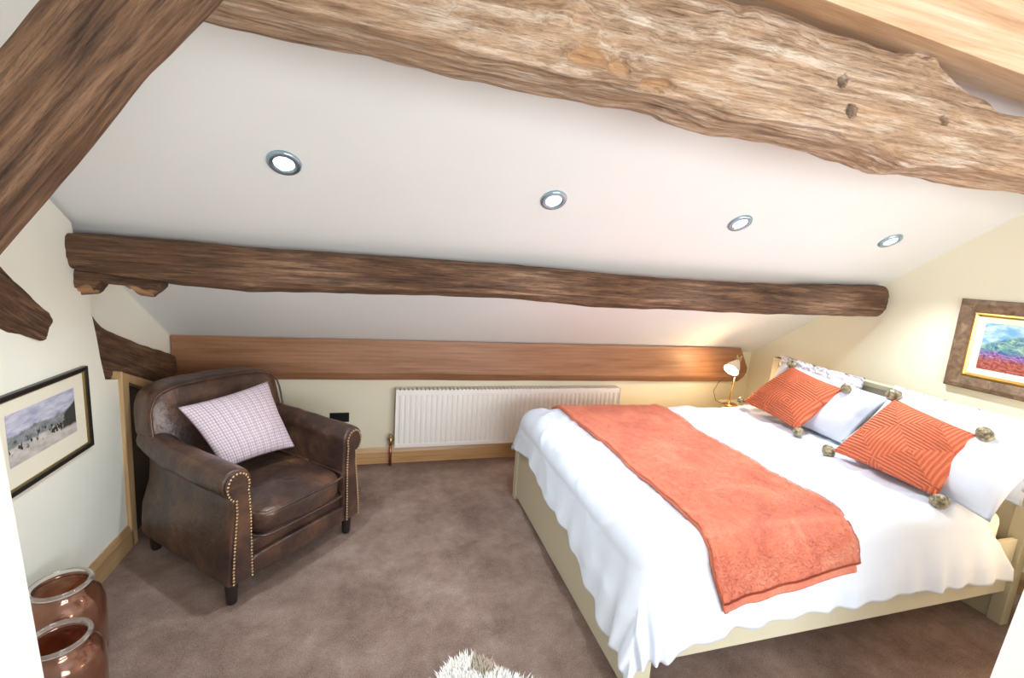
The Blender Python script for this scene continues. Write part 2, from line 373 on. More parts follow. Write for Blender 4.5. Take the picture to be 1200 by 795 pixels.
o = sawn_beam('wall_plate', -1.42, 3.47, [(3.67, 0.835), (3.67, 1.098), (3.80, 1.02), (3.80, 0.765), (3.712, 0.765)], [(3.67, 0.785), (3.67, 1.085), (3.80, 1.01), (3.80, 0.725), (3.712, 0.725)], M_sawn, 0.003,
    endcut=lambda p: 0.14*(1-abs(p.z-0.86)/0.25))
tag(o, 'long smooth orange-brown sawn beam on the low wall above the radiator', 'beam')
# truss remains on the left
mw = frame_mat((-1.435, 2.60, 1.275), (-1.435, 3.62, 0.86))
o = timber('truss_brace', (0.02, 1.13), top=[(0, 0.19), (0.10, 0.125), (0.2, 0.10), (0.35, 0.09), (0.6, 0.085), (0.9, 0.095), (1.13, 0.10)], bot=[(0, -0.16), (0.15, -0.22), (0.4, -0.17), (1.1, -0.12)],
    front=[(0, -0.055), (1.2, -0.05)], back=[(0, 0.045), (1.2, 0.045)], m=M_old_dark, seed=33, amp=0.012, step=0.008, ring=80, exp=5, mw=mw)
tag(o, 'exposed dark oak brace slanting down to the wall beam behind the armchair', 'beam')
mw = frame_mat((-1.38, 1.74, 1.725), (-1.38, 2.39, 1.33))
o = timber('truss_rafter', (0.0, 0.72), top=[(0, 0.10), (0.4, 0.115), (0.55, 0.10), (0.68, 0.075), (0.76, 0.05)], bot=[(0, -0.135), (0.3, -0.12), (0.5, -0.11), (0.7, -0.075), (0.76, -0.06)],
    front=[(0, -0.05), (0.8, -0.045)], back=[(0, 0.04), (0.8, 0.04)], m=M_old_dark, seed=41, amp=0.017, step=0.007, ring=80, exp=4, ends=(0.02, 0.05), mw=mw)
tag(o, 'ragged end of a dark oak timber in the left wall above the picture', 'beam')
o = timber('purlin_bracket', (-1.45, -1.02), top=[(-1.45, 1.615), (-1.0, 1.56)], bot=[(-1.45, 1.50), (-1.37, 1.468), (-1.29, 1.475), (-1.26, 1.53), (-1.17, 1.525), (-1.13, 1.475), (-1.07, 1.47), (-1.02, 1.515)],
    front=[(-1.45, 2.56), (-1.0, 2.55)], back=[(-1.45, 2.66), (-1.0, 2.65)], m=M_old_dark, seed=52, amp=0.008, step=0.007, ring=60, exp=3, ends=(0.02, 0.05), fresh=[(-1.33, 1.475, 0.075, 0.04), (-1.10, 1.48, 0.075, 0.045)])
tag(o, 'short notched timber bracket with orange cut faces under the left end of the purlin', 'bracket')

# ------------------------------------------------------------------ downlights
def emis(name, col, st):
    m = bpy.data.materials.new(name); m.use_nodes = True; nt = m.node_tree; nt.nodes.clear()
    e = nt.nodes.new('ShaderNodeEmission'); e.inputs[0].default_value = (*col, 1); e.inputs[1].default_value = st
    o = nt.nodes.new('ShaderNodeOutputMaterial'); nt.links.new(e.outputs[0], o.inputs[0]); return m
M_led = emis('cool_led', (0.82, 0.96, 1.0), 12.0)
nrm = Vector((0, -SL, -1)).normalized()
dl = thing('ceiling_downlight', 'x', 'ceiling light', (0, 0, 0), group='downlights in the sloping ceiling')
Q = nrm.to_track_quat('Z', 'Y').to_matrix() @ Matrix.Scale(1.22, 3)
bm = bmesh.new(); lathe(bm, [(0.033, 0.004), (0.036, 0.010), (0.050, 0.009), (0.054, 0.004), (0.055, -0.002), (0.030, -0.002), (0.030, 0.002), (0.033, 0.004)], seg=40, M=Q, closed=True); obj('trim_ring', bm, M_chrome, dl, smooth=True)
bm = bmesh.new(); lathe(bm, [(0.0, 0.004), (0.031, 0.004), (0.031, 0.001)], seg=32, M=Q, closed=True); obj('bulb', bm, M_led, dl, smooth=True)
spots = [((-0.40, 2.165), 'ceiling downlight furthest left, nearest the slanting truss timber'), ((0.81, 2.195), 'second ceiling downlight from the left, above the radiator'),
         ((1.95, 2.205), 'third ceiling downlight from the left, above the bed throw'), ((3.135, 2.21), 'ceiling downlight furthest right, above the cushions')]
def copy_tree(o, parent=None):
    c = o.copy(); C.objects.link(c)
    if parent: c.parent = parent
    for ch in list(o.children): copy_tree(ch, c)
    return c
for i, ((x, y), lab) in enumerate(spots):
    r = dl if i == 0 else copy_tree(dl)
    r.location = Vector((x, y, cz(y))) + nrm*0.002; r['label'] = lab
    light('downlight_beam', 'SPOT', Vector((x, y, cz(y)))+nrm*0.03, SPOT, (0.86, 0.95, 1.0), nrm.lerp(Vector((0, 0, -1)), 0.6), spot_size=2.3, spot_blend=0.9, shadow_soft_size=0.03)

# ------------------------------------------------------------------ radiator
rad = thing('radiator', 'long white ribbed panel radiator on the low wall under the sawn beam', 'radiator', (1.12, 3.74, 0))
def robj(name, bm, m, **kw):
    o = obj(name, bm, m, rad, **kw); o.matrix_parent_inverse = Matrix.Translation((-1.12, -3.74, 0)); return o
x0, x1, z0, z1 = 0.135, 2.19, 0.17, 0.675
bm = bmesh.new(); out = [(x0, 3.70)]; npitch = 46; w = (x1-x0-0.05)/npitch
for i in range(npitch):
    a = x0+0.025+i*w; out += [(a, 3.70), (a+w*0.2, 3.692), (a+w*0.62, 3.692), (a+w*0.82, 3.70)]
out += [(x1, 3.70), (x1, 3.712), (x0, 3.712)]
ribs = bmesh.new(); prism(ribs, out, 2, z0+0.035, z1-0.05); robj('front_panel', ribs, M_rad)
bm = bmesh.new(); box(bm, x0, x1, 3.694, 3.712, z0, z0+0.035); box(bm, x0, x1, 3.694, 3.712, z1-0.05, z1-0.008)
robj('panel_border', bm, M_rad, bevel=0.004)
robj('side_panel', B(x0-0.004, x0, 3.69, 3.78, z0, z1-0.004), M_rad, bevel=0.002); robj('side_panel', B(x1, x1+0.004, 3.69, 3.78, z0, z1-0.004), M_rad, bevel=0.002)
bm = bmesh.new()
for i in range(60): a = x0+(x1-x0)*i/60; box(bm, a, a+(x1-x0)/60*0.72, 3.693, 3.775, z1-0.008, z1)
robj('top_grille', bm, M_rad)
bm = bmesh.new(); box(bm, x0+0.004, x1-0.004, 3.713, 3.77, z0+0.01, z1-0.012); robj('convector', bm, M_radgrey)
bm = bmesh.new(); tube(bm, [(0.10, 3.735, 0.0), (0.10, 3.735, 0.20)], 0.011); robj('pipe', bm, M_copper, smooth=True)
bm = bmesh.new(); tube(bm, [(0.10, 3.735, 0.19), (0.10, 3.735, 0.215), (0.10, 3.735, 0.26)], [0.016, 0.018, 0.015]); tube(bm, [(0.075, 3.735, 0.235), (0.135, 3.735, 0.235)], 0.011); tube(bm, [(0.10, 3.735, 0.26), (0.10, 3.735, 0.275)], [0.018, 0.010]); robj('valve', bm, M_brass, smooth=True)
o = obj('wall_socket', B(-0.385, -0.235, 3.79, 3.80, 0.375, 0.455), M_black, bevel=0.003); tag(o, 'black wall socket on the low wall just beside the armchair arm', 'socket')
o2 = obj('socket_insert', B(-0.375, -0.245, 3.787, 3.79, 0.385, 0.445), mat('dark_metal', (0.05, 0.05, 0.055), 0.3, 0.8), o)

# ------------------------------------------------------------------ pictures
def uvgrid(bm, corners):   # single face with UV 0..1 ; corners BL BR TR TL
    uv = bm.loops.layers.uv.new('uv'); f = bm.faces.new([bm.verts.new(c) for c in corners])
    for l, t in zip(f.loops, ((0, 0), (1, 0), (1, 1), (0, 1))): l[uv].uv = t
def picframe(bm, prof, y0, y1, z0, z1, xw, sgn):
    # mitred frame around a rectangle on a wall at x=xw; prof = list of (inset from outer edge, depth)
    rings = []
    for ins, dep in prof:
        x = xw+sgn*dep; rings.append([bm.verts.new(p) for p in ((x, y0+ins, z0+ins), (x, y1-ins, z0+ins), (x, y1-ins, z1-ins), (x, y0+ins, z1-ins))])
    for a, b in zip(rings, rings[1:]):
        for k in range(4): bm.faces.new((a[k], a[(k+1) % 4], b[(k+1) % 4], b[k]))
def uvmat(name, build, rough=0.8):
    m = mat(name, rough=rough); t = N(m, 'ShaderNodeTexCoord'); s = N(m, 'ShaderNodeSeparateXYZ'); LK(m, t.outputs['UV'], s.inputs[0])
    LK(m, build(m, t.outputs['UV'], s.outputs[0], s.outputs[1]), bsdf(m).inputs['Base Color']); return m
def sc(m, vec, s):
    mp = N(m, 'ShaderNodeMapping'); mp.inputs['Scale'].default_value = s; LK(m, vec, mp.inputs[0]); return mp.outputs[0]
def step(m, a, b, soft=0.03):  # 1 where a>b
    d = math_n(m, 'SUBTRACT', a, b); d = math_n(m, 'DIVIDE', d, soft); d = math_n(m, 'ADD', d, 0.5)
    n = N(m, 'ShaderNodeClamp'); LK(m, d, n.inputs[0]); return n.outputs[0]
# left: watercolour print
def wc(m, uv, u, v):
    sky = ramp(m, noise_n(m, sc(m, uv, (2, 4, 1)), 2.2, 5), [(0.35, (0.36, 0.38, 0.55)), (0.6, (0.62, 0.63, 0.74))])
    hz = math_n(m, 'ADD', 0.42, math_n(m, 'MULTIPLY', noise_n(m, sc(m, uv, (1.6, 0.01, 1)), 2.5, 4), 0.35))
    c = mixc(m, step(m, hz, v, 0.04), sky, ramp(m, noise_n(m, uv, 9, 4), [(0.3, (0.13, 0.15, 0.17)), (0.7, (0.38, 0.40, 0.42))]))
    g2 = math_n(m, 'ADD', 0.28, math_n(m, 'MULTIPLY', noise_n(m, sc(m, uv, (3, 0.01, 1)), 3, 5), 0.16))
    c = mixc(m, step(m, g2, v, 0.03), c, ramp(m, noise_n(m, uv, 5, 4), [(0.35, (0.42, 0.40, 0.38)), (0.6, (0.66, 0.62, 0.60))]))
    h3 = math_n(m, 'ADD', math_n(m, 'MULTIPLY', u, 1.0), math_n(m, 'MULTIPLY', noise_n(m, uv, 7, 4), 0.2))
    r3 = math_n(m, 'MULTIPLY', step(m, h3, 0.88, 0.04), math_n(m, 'MULTIPLY', step(m, v, 0.22, 0.05), step(m, math_n(m, 'SUBTRACT', u, 0.28), v, 0.05)))
    c = mixc(m, r3, c, (0.05, 0.06, 0.055))
    dk = math_n(m, 'MULTIPLY', step(m, noise_n(m, sc(m, uv, (14, 5, 1)), 1.0, 3), 0.56, 0.05), math_n(m, 'MULTIPLY', step(m, v, 0.22, 0.05), step(m, 0.48, v, 0.08)))
    return mixc(m, dk, c, (0.05, 0.045, 0.035))
M_wc = uvmat('watercolour_print', wc, 0.25)
M_blackframe = mat('black_lacquer_frame', (0.015, 0.013, 0.012), 0.3); M_giltslip = mat('gilt_edge', (0.30, 0.24, 0.09), 0.35, 0.9)
M_mat = mat('cream_mount_board', (0.82, 0.79, 0.66), 0.7)
pl = thing('framed_picture', 'framed landscape print in a thin black and gold frame on the left wall', 'picture', (XN, 2.28, 0.73))
def pobj(par, name, bm, m, **kw):
    o = obj(name, bm, m, par, **kw); o.matrix_parent_inverse = Matrix.Translation(-par.location); return o
y0, y1, z0, z1 = 1.98, 2.572, 0.735, 1.135
bm = bmesh.new(); picframe(bm, [(0, 0), (0, 0.02), (0.003, 0.023), (0.019, 0.020), (0.02, 0.016)], y0, y1, z0, z1, XN, 1); pobj(pl, 'picture_frame', bm, M_blackframe)
bm = bmesh.new(); picframe(bm, [(0.018, 0.010), (0.018, 0.017), (0.026, 0.013), (0.027, 0.006)], y0, y1, z0, z1, XN, 1); pobj(pl, 'gilt_slip', bm, M_giltslip)
bm = bmesh.new(); box(bm, XN, XN+0.009, y0+0.02, y1-0.02, z0+0.02, z1-0.02); pobj(pl, 'mount', bm, M_mat)
bm = bmesh.new(); X = XN+0.0102; uvgrid(bm, [(X, 2.075, 0.845), (X, 2.475, 0.845), (X, 2.475, 1.055), (X, 2.075, 1.055)]); pobj(pl, 'print', bm, M_wc)
# right: oil painting of a garden
def oil(m, uv, u, v):
    n9 = noise_n(m, uv, 9, 6, 0.7, 1.0); n20 = noise_n(m, uv, 26, 5, 0.7, 0.5)
    sky = ramp(m, noise_n(m, sc(m, uv, (2, 3, 1)), 3, 5), [(0.40, (0.16, 0.38, 0.60)), (0.60, (0.50, 0.66, 0.70))])
    mt = ramp(m, n9, [(0.36, (0.03, 0.07, 0.20)), (0.47, (0.10, 0.24, 0.34)), (0.55, (0.22, 0.38, 0.26)), (0.66, (0.50, 0.62, 0.52))])
    bell = math_n(m, 'ADD', 0.80, math_n(m, 'MULTIPLY', math_n(m, 'POWER', math_n(m, 'ABSOLUTE', math_n(m, 'SUBTRACT', u, 0.42)), 1.3), -0.9))
    c = mixc(m, step(m, bell, v, 0.06), sky, mt)
    c = mixc(m, math_n(m, 'MULTIPLY', step(m, math_n(m, 'ADD', u, math_n(m, 'MULTIPLY', n20, 0.2)), 0.86, 0.05), step(m, v, 0.35, 0.1)), c, ramp(m, n20, [(0.35, (0.16, 0.30, 0.05)), (0.55, (0.72, 0.60, 0.06)), (0.7, (0.75, 0.25, 0.12))]))
    hh = math_n(m, 'ADD', 0.20, math_n(m, 'MULTIPLY', n9, 0.42))
    mid = ramp(m, n20, [(0.35, (0.05, 0.02, 0.09)), (0.5, (0.22, 0.12, 0.36)), (0.66, (0.55, 0.45, 0.62))])
    c = mixc(m, step(m, hh, v, 0.05), c, mid)
    low = ramp(m, n20, [(0.3, (0.10, 0.02, 0.03)), (0.47, (0.30, 0.06, 0.07)), (0.56, (0.46, 0.15, 0.06)), (0.70, (0.42, 0.16, 0.30))])
    return mixc(m, step(m, math_n(m, 'ADD', math_n(m, 'SUBTRACT', hh, 0.24), math_n(m, 'MULTIPLY', n20, 0.22)), v, 0.12), c, low)
M_oil = uvmat('garden_oil_painting', oil, 0.4)
M_fr = mat('distressed_brown_frame', (0.22, 0.13, 0.07), 0.5, 0.25); v = coords(M_fr); c1 = ramp(M_fr, noise_n(M_fr, v, 16, 6, 0.7, 1), [(0.3, (0.10, 0.06, 0.04)), (0.55, (0.22, 0.14, 0.085)), (0.75, (0.36, 0.27, 0.17))]); LK(M_fr, c1, bsdf(M_fr).inputs['Base Color'])
M_slipgold = mat('antique_gold', (0.66, 0.38, 0.10), 0.3, 0.95)
po = thing('framed_painting', 'garden oil painting in a wide brown and gold frame above the bed', 'painting', (XR, 1.7, 1.15))
y0, y1, z0, z1 = 1.30, 2.092, 1.152, 1.738
bm = bmesh.new(); picframe(bm, [(0, 0), (0, 0.03), (0.008, 0.040), (0.03, 0.042), (0.075, 0.030), (0.085, 0.026)], y0, y1, z0, z1, XR, -1); pobj(po, 'picture_frame', bm, M_fr)
bm = bmesh.new(); picframe(bm, [(0.083, 0.020), (0.085, 0.032), (0.095, 0.034), (0.107, 0.022), (0.110, 0.018)], y0, y1, z0, z1, XR, -1); pobj(po, 'gilt_slip', bm, M_slipgold)
bm = bmesh.new(); picframe(bm, [(0.105, 0.010), (0.108, 0.021), (0.142, 0.014), (0.145, 0.009)], y0, y1, z0, z1, XR, -1); pobj(po, 'linen_slip', bm, mat('linen_slip', (0.80, 0.76, 0.60), 0.8))
bm = bmesh.new(); X = XR-0.011; uvgrid(bm, [(X, y1-0.14, z0+0.14), (X, y0+0.14, z0+0.14), (X, y0+0.14, z1-0.14), (X, y1-0.14, z1-0.14)]); pobj(po, 'canvas', bm, M_oil)

# ------------------------------------------------------------------ bed
bed = thing('double_bed', 'cream painted wooden double bed with solid footboard and tall headboard', 'bed', (2.15, 2.2, 0))
def bobj(name, bm, m, **kw):
    o = obj(name, bm, m, bed, **kw); o.matrix_parent_inverse = Matrix.Translation((-2.15, -2.2, 0)); return o
BY0, BY1 = 1.36, 3.09
bobj('footboard', B(1.01, 1.05, BY0+0.02, BY1, 0.03, 0.43), M_cream_paint, bevel=0.004)
bobj('leg', B(1.0, 1.085, BY0-0.005, BY0+0.06, 0, 0.30), M_cream_paint, bevel=0.004)
bobj('leg', B(1.0, 1.085, BY1-0.06, BY1+0.005, 0, 0.43), M_cream_paint, bevel=0.004)
bobj('side_rail', B(1.085, 3.27, BY0, BY0+0.025, 0.195, 0.50), M_cream_paint, bevel=0.003)
bobj('side_rail', B(1.085, 3.27, BY1-0.025, BY1, 0.195, 0.50), M_cream_paint, bevel=0.003)
bm = bmesh.new(); box(bm, 3.285, 3.315, BY0-0.01, BY1-0.03, 0.0, 1.11); bobj('headboard', bm, M_head, bevel=0.004)
for ya in (BY0-0.02, BY1-0.08):
    bm = bmesh.new(); box(bm, 3.272, 3.335, ya, ya+0.065, 0, 1.12); bobj('headboard_post', bm, M_head, bevel=0.004)
bobj('headboard_rail', B(3.27, 3.335, BY0, BY1-0.02, 1.085, 1.12), M_head, bevel=0.004)
bm = bmesh.new()
for i in range(14): box(bm, 1.16+i*0.15, 1.22+i*0.15, BY0+0.03, BY1-0.03, 0.31, 0.33)
bobj('bed_slats', bm, M_skirt)
bm = bmesh.new(); box(bm, 1.07, 3.26, BY0+0.06, BY1-0.06, 0.335, 0.62); o = obj('mattress', bm, M_sheet, bevel=0.06, seg=5, smooth=True); tag(o, 'mattress with cream fitted sheet showing beside the headboard under the pillows', 'mattress')

# duvet surface in rest coordinates (a along the bed, b across it)
CX0, CY0, CY1, RD = 1.11, 1.475, 2.985, 0.12
def ztop(a, b):
    z = 0.705+0.018*nz(a*1.7, b*1.9, 4)+0.006*nz(a*6, b*3, 9)
    z -= 0.02*math.exp(-((a-CX0-0.10-0.03*nz(b*2, 0, 1))/0.025)**2)*0.5        # seam beside the foot edge
    return z
def duvet(a, b, off=0.0):
    dx = min(a-CX0, 0); dy = b-min(max(b, CY0), CY1)
    s = (dx**4+dy**4)**0.25; h = math.hypot(dx, dy); z = ztop(max(a, CX0), min(max(b, CY0), CY1))
    if h < 1e-6: return Vector((a, b, z+off))
    nx, ny = dx/h, dy/h; al = (b if abs(nx) > abs(ny) else a)
    t = min(s/RD, PI/2); hor = RD*math.sin(t); dn = RD*(1-math.cos(t)); e = max(0, s-RD*PI/2)
    corner = min(abs(nx), abs(ny))*1.414
    fold = e/0.4
    hor += off+e*0.10+0.018*min(1, fold*2.2)*(1+nz(al*7, 1.5*e, 3)+0.9*math.sin(al*34+3*nz(al*2.3, 0, 7))*min(1, fold*1.2)*0.7)+corner*corner*0.04*fold
    return Vector((max(a, CX0)+nx*hor, min(max(b, CY0), CY1)+ny*hor, z-dn-e*0.985+off*math.cos(t)))
def hem_s(x=None, y=None):
    if y is not None: zh = lerp([(1.2, 0.175), (1.38, 0.215), (1.5, 0.22), (1.62, 0.285), (1.78, 0.315), (2.0, 0.385), (2.26, 0.38), (2.5, 0.42), (2.74, 0.455), (2.93, 0.42), (3.2, 0.44)], y)+0.014*nz(y*11, 0, 2)
    else: zh = lerp([(1.0, 0.19), (1.09, 0.225), (1.15, 0.26), (1.35, 0.30), (1.6, 0.318), (1.9, 0.325), (2.4, 0.325), (2.8, 0.31), (3.2, 0.29)], x)+0.014*nz(x*11, 0, 5)
    return RD*PI/2+(0.70-RD-zh)
def grid_mesh(fn, nu, nv, uvn=True):
    bm = bmesh.new(); uv = bm.loops.layers.uv.new('uv')
    g = [[bm.verts.new(fn(i/nu, j/nv)) for j in range(nv+1)] for i in range(nu+1)]
    for i in range(nu):
        for j in range(nv):
            f = bm.faces.new((g[i][j], g[i+1][j], g[i+1][j+1], g[i][j+1]))
            for l, (p, q) in zip(f.loops, ((i, j), (i+1, j), (i+1, j+1), (i, j+1))): l[uv].uv = (p/nu, q/nv)
    return bm
NU, NV = 230, 230
def duv(u, v):
    # v across: near drop, top, far drop ; u along: foot drop, top
    fu, fv = 0.19, 0.17
    ytop = CY0+(CY1-CY0)*min(max((v-fv)/(1-2*fv), 0), 1)
    ytmp = (fv-v)/fv if v < fv else (0 if v < 1-fv else 0.6)
    xe = 2.86+0.32*min(1, ytmp*1.15)+(0.36*min(1, (v-fv)/0.13) if v > fv else 0)-(0.27 if v > 1-fv else 0)
    xtop = CX0+(xe-CX0)*min(max((u-fu)/(1-fu), 0), 1)
    a = xtop if u >= fu else CX0-(1-u/fu)*hem_s(y=ytop)
    b = ytop
    if v < fv: b = CY0-(1-v/fv)*hem_s(x=xtop)
    if v > 1-fv: b = CY1+(v-1+fv)/fv*0.36
    p = duvet(a, b)
    rid = 1-abs(nz(p.x*2.6+0.6*nz(p.y*3, p.z*3, 1), p.y*4.5, p.z*4))*3.2; wr = 0.008*nz(p.x*5+p.z*3, p.y*9, p.z*3)+0.004*nz(p.x*16, p.y*12, p.z*9)+0.012*max(0, rid)**2*(0.3+max(0, 1-abs(p.x-1.15)/0.35)+max(0, (p.x-2.0)))
    hd = max(0, (p.x-2.6)/0.55)
    p.z += wr+0.012*hd*nz(p.y*9, p.x*4, 8)
    return p
bm = grid_mesh(duv, NU, NV)
o = obj('duvet', bm, M_duvet, smooth=True); s = o.modifiers.new('thick', 'SOLIDIFY'); s.thickness = 0.022; s.offset = -1
tag(o, 'white cotton duvet spread over the bed and hanging over the footboard', 'duvet')
# throw
def throw(u, v):
    b = lerp([(0, 3.24), (0.1, 3.08), (1.0, 1.475-0.27)], v)
    if True:
        bend = lerp([(0, 0.0), (1, 1)], u)
        a0 = lerp([(1.15, 1.36), (1.35, 1.295), (1.64, 1.30), (1.9, 1.305), (2.33, 1.325), (2.8, 1.29), (3.3, 1.27)], b)
        a1 = lerp([(1.15, 2.07), (1.35, 2.06), (1.6, 2.115), (1.9, 2.09), (2.4, 2.09), (2.9, 2.14), (3.3, 2.08)], b)
        a = a0+(a1-a0)*u+0.008*nz(b*7, u*3, 1)
    if v > 0.98: pass
    bb = b
    if b < 1.5: bb = b+(0.085*u-0.05)*min(1, (1.5-b)/0.2)     # hem slants: lower at the left corner
    p = duvet(a, bb, 0.0)
    n_up = Vector((0, 0, 1)) if bb > CY0-0.05 else Vector((0, -1, 0.4)).normalized()
    if bb > CY1+0.05: n_up = Vector((0, 1, 0.4)).normalized()
    wv = 0.006*(1+nz(a*5, b*4, 2))+0.0035*fract(a*26, b*26, 5, 3)
    ed = min(u, 1-u)*0.8; wv += 0.006*math.exp(-((ed-0.02)/0.012)**2)
    return p+n_up*(0.016+wv)+Vector((0, 0, 0.008*nz(p.x*5+p.z*3, p.y*9, p.z*3)*0.9))
bm = grid_mesh(throw, 150, 330)
o = obj('throw_blanket', bm, M_throw, smooth=True); s = o.modifiers.new('thick', 'SOLIDIFY'); s.thickness = 0.022; s.offset = -0.6; s2 = o.modifiers.new('round', 'SUBSURF'); s2.levels = 0; s2.render_levels = 0
tag(o, 'coral fleece throw laid across the foot half of the white duvet', 'blanket')
def fuzz(name, fn, n, parent, l0=0.006, edge=0.0):
    bm = bmesh.new()
    for i in range(n):
        u, v = random.random(), 0.06+0.94*random.random()
        if edge and i % 3 == 0: u = random.choice((0.002, 0.998)) if i % 2 else u; v = v if i % 2 else 0.998
        p = fn(u, v); q1 = fn(min(1, u+0.01), v)-fn(max(0, u-0.01), v); q2 = fn(u, min(1, v+0.01))-fn(u, max(0, v-0.01)); nn = q1.cross(q2).normalized()
        if nn.z < 0 and nn.y > 0: nn = -nn
        if nn.z < -0.3: nn = -nn
        d = (nn+Vector((random.gauss(0, 0.55), random.gauss(0, 0.55), random.gauss(0, 0.4)))).normalized(); sd = d.orthogonal().normalized()*0.0012
        p = p+nn*0.007; l = l0*random.uniform(0.6, 1.4)
        bm.faces.new([bm.verts.new(x) for x in (p-sd, p+sd, p+d*l)])
    return obj(name, bm, M_throw, parent)
fuzz('fleece_pile', throw, 70000, o, l0=0.007, edge=1)
# the folded second layer peeping out along the near hem
def under(u, v):
    q = throw(u*0.985+0.01, 0.86+0.14*v+0.0); return q-Vector((0, 0, 0.006+0.034*v))-Vector((0, 0.006*v, 0))
bm = grid_mesh(under, 110, 40); uo = obj('folded_hem', bm, M_throw, o, smooth=True); s = uo.modifiers.new('thick', 'SOLIDIFY'); s.thickness = 0.010

# ------------------------------------------------------------------ pillows and cushions
def pad(corners, thick, n=36, pinch=0.10, seam=0.0, seed=0, wr=0.006, flange=0.0, bow=0.0, pw=2.4):
    """padded cushion between BL BR TR TL; returns a bmesh with UVs"""
    BL, BR, TR, TL = [Vector(c) for c in corners]
    nrm_ = ((BR-BL)+(TR-TL)).cross((TL-BL)+(TR-BR)).normalized()
    bm = bmesh.new(); uv = bm.loops.layers.uv.new('uv'); G = {}
    def P(s, t, side):
        es, et = 2*s-1, 2*t-1
        ss = 0.5+es/2*(1-pinch*(1-abs(et)**2)*abs(es)**3); tt = 0.5+et/2*(1-pinch*(1-abs(es)**2)*abs(et)**3)
        base = (BL*(1-ss)+BR*ss)*(1-tt)+(TL*(1-ss)+TR*ss)*tt
        fs, ft = abs(es), abs(et)
        if flange: fs = min(1, fs/(1-flange)); ft = min(1, ft/(1-flange))
        h = ((1-fs**pw)*(1-ft**pw)); h = max(h, 0)**0.62
        w = wr*(nz(s*5+seed, t*5, side)+0.5*nz(s*14, t*11+seed, side))*(0.25+h)
        return base+nrm_*(side*thick/2*h+w+bow*(1-es*es)*0)
    for side in (1, -1):
        for i in range(n+1):
            for j in range(n+1):
                if side == -1 and (i in (0, n) or j in (0, n)): G[side, i, j] = G[1, i, j]
                else: G[side, i, j] = bm.verts.new(P(i/n, j/n, side))
        for i in range(n):
            for j in range(n):
                q = ((i, j), (i+1, j), (i+1, j+1), (i, j+1))
                if side == -1: q = q[::-1]
                f = bm.faces.new([G[side, a, b] for a, b in q])
                for l, (a, b) in zip(f.loops, q): l[uv].uv = (a/n, b/n)
    return bm, nrm_
M_pillow = cloth('white_pillow_cotton', (0.68, 0.73, 0.83), 0.8, 18, 0.12)
def feathers():
    m = mat('grey_feather_print', (0.8, 0.8, 0.82), 0.8); v = coords(m, (1, 1, 1), 'UV', (0, 0, 0.6)); 
    w = noise_n(m, sc(m, v, (3.2, 9, 1)), 1.3, 4, 0.6, 1.6)
    t = ramp(m, w, [(0.50, (0.80, 0.79, 0.83)), (0.54, (0.45, 0.39, 0.45)), (0.60, (0.30, 0.28, 0.27)), (0.66, (0.72, 0.70, 0.74))])
    LK(m, t, bsdf(m).inputs['Base Color']); return m
M_feather = feathers()
def put_pad(name, corners, thick, m, label, cat, parent=None, group=None, **kw):
    c = sum((Vector(p) for p in corners), Vector())/4; loc = [Vector(p)-c for p in corners]
    bm, nn = pad(loc, thick, **kw); o = obj(name, bm, m, smooth=True); o.location = c
    tag(o, label, cat, group); return o, c, nn
put_pad('pillow', [(3.14, 2.99, 0.74), (3.14, 2.20, 0.72), (3.235, 2.26, 1.145), (3.235, 2.96, 1.165)], 0.10, M_feather, 'grey feather-patterned pillow standing against the far end of the headboard', 'pillow', flange=0.07, seed=1, pinch=0.05)
put_pad('pillow', [(3.13, 2.16, 0.74), (3.13, 1.32, 0.72), (3.215, 1.31, 1.15), (3.215, 2.06, 1.15)], 0.13, M_pillow, 'white pillow standing upright between the near plump pillow and the headboard', 'pillow', flange=0.07, seed=2, pinch=0.05)
put_pad('pillow', [(2.96, 2.98, 0.735), (2.94, 2.10, 0.735), (3.14, 2.01, 1.075), (3.15, 2.86, 1.125)], 0.19, M_pillow, 'white pillow leaning behind the far knitted coral cushion', 'pillow', flange=0.05, seed=3, pinch=0.06)
put_pad('pillow', [(2.86, 2.07, 0.78), (2.80, 1.27, 0.70), (3.13, 1.25, 1.06), (3.15, 2.03, 1.10)], 0.27, M_pillow, 'plump white pillow behind the near knitted coral cushion, its corner overhanging', 'pillow', flange=0.04, seed=4, pinch=0.06, wr=0.01)

def knit():
    m = mat('coral_knit', (0.80, 0.17, 0.07), 0.85); t = N(m, 'ShaderNodeTexCoord'); mp = N(m, 'ShaderNodeMapping'); mp.inputs['Rotation'].default_value = (0, 0, 0.785); mp.inputs['Location'].default_value = (0.13, 0.37, 0); LK(m, t.outputs['UV'], mp.inputs[0])
    ch = N(m, 'ShaderNodeTexChecker'); ch.inputs['Scale'].default_value = 2.7; ch.inputs[1].default_value = (1, 1, 1, 1); ch.inputs[2].default_value = (0, 0, 0, 1); LK(m, mp.outputs[0], ch.inputs[0])
    hs = []
    for rz in (0.0, PI/2):
        w = N(m, 'ShaderNodeTexWave', wave_type='BANDS', bands_direction='X'); w.inputs['Scale'].default_value = 8.0; w.inputs['Distortion'].default_value = 0.5; w.inputs['Detail Scale'].default_value = 3
        q = N(m, 'ShaderNodeMapping'); q.inputs['Rotation'].default_value = (0, 0, rz+0.1); LK(m, t.outputs['UV'], q.inputs[0]); LK(m, q.outputs[0], w.inputs['Vector']); hs.append(w.outputs['Fac'])
    h = mixc(m, ch.outputs['Fac'], hs[0], hs[1])
    c = ramp(m, h, [(0.1, (0.66, 0.12, 0.05)), (0.55, (0.84, 0.22, 0.10))]); LK(m, c, bsdf(m).inputs['Base Color'])
    n1 = bump(m, h, 1.0, 0.012); v2 = coords(m); LK(m, bump(m, noise_n(m, v2, 150, 3), 0.5, 0.006, n1), bsdf(m).inputs['Normal']); return m
M_knit = knit()
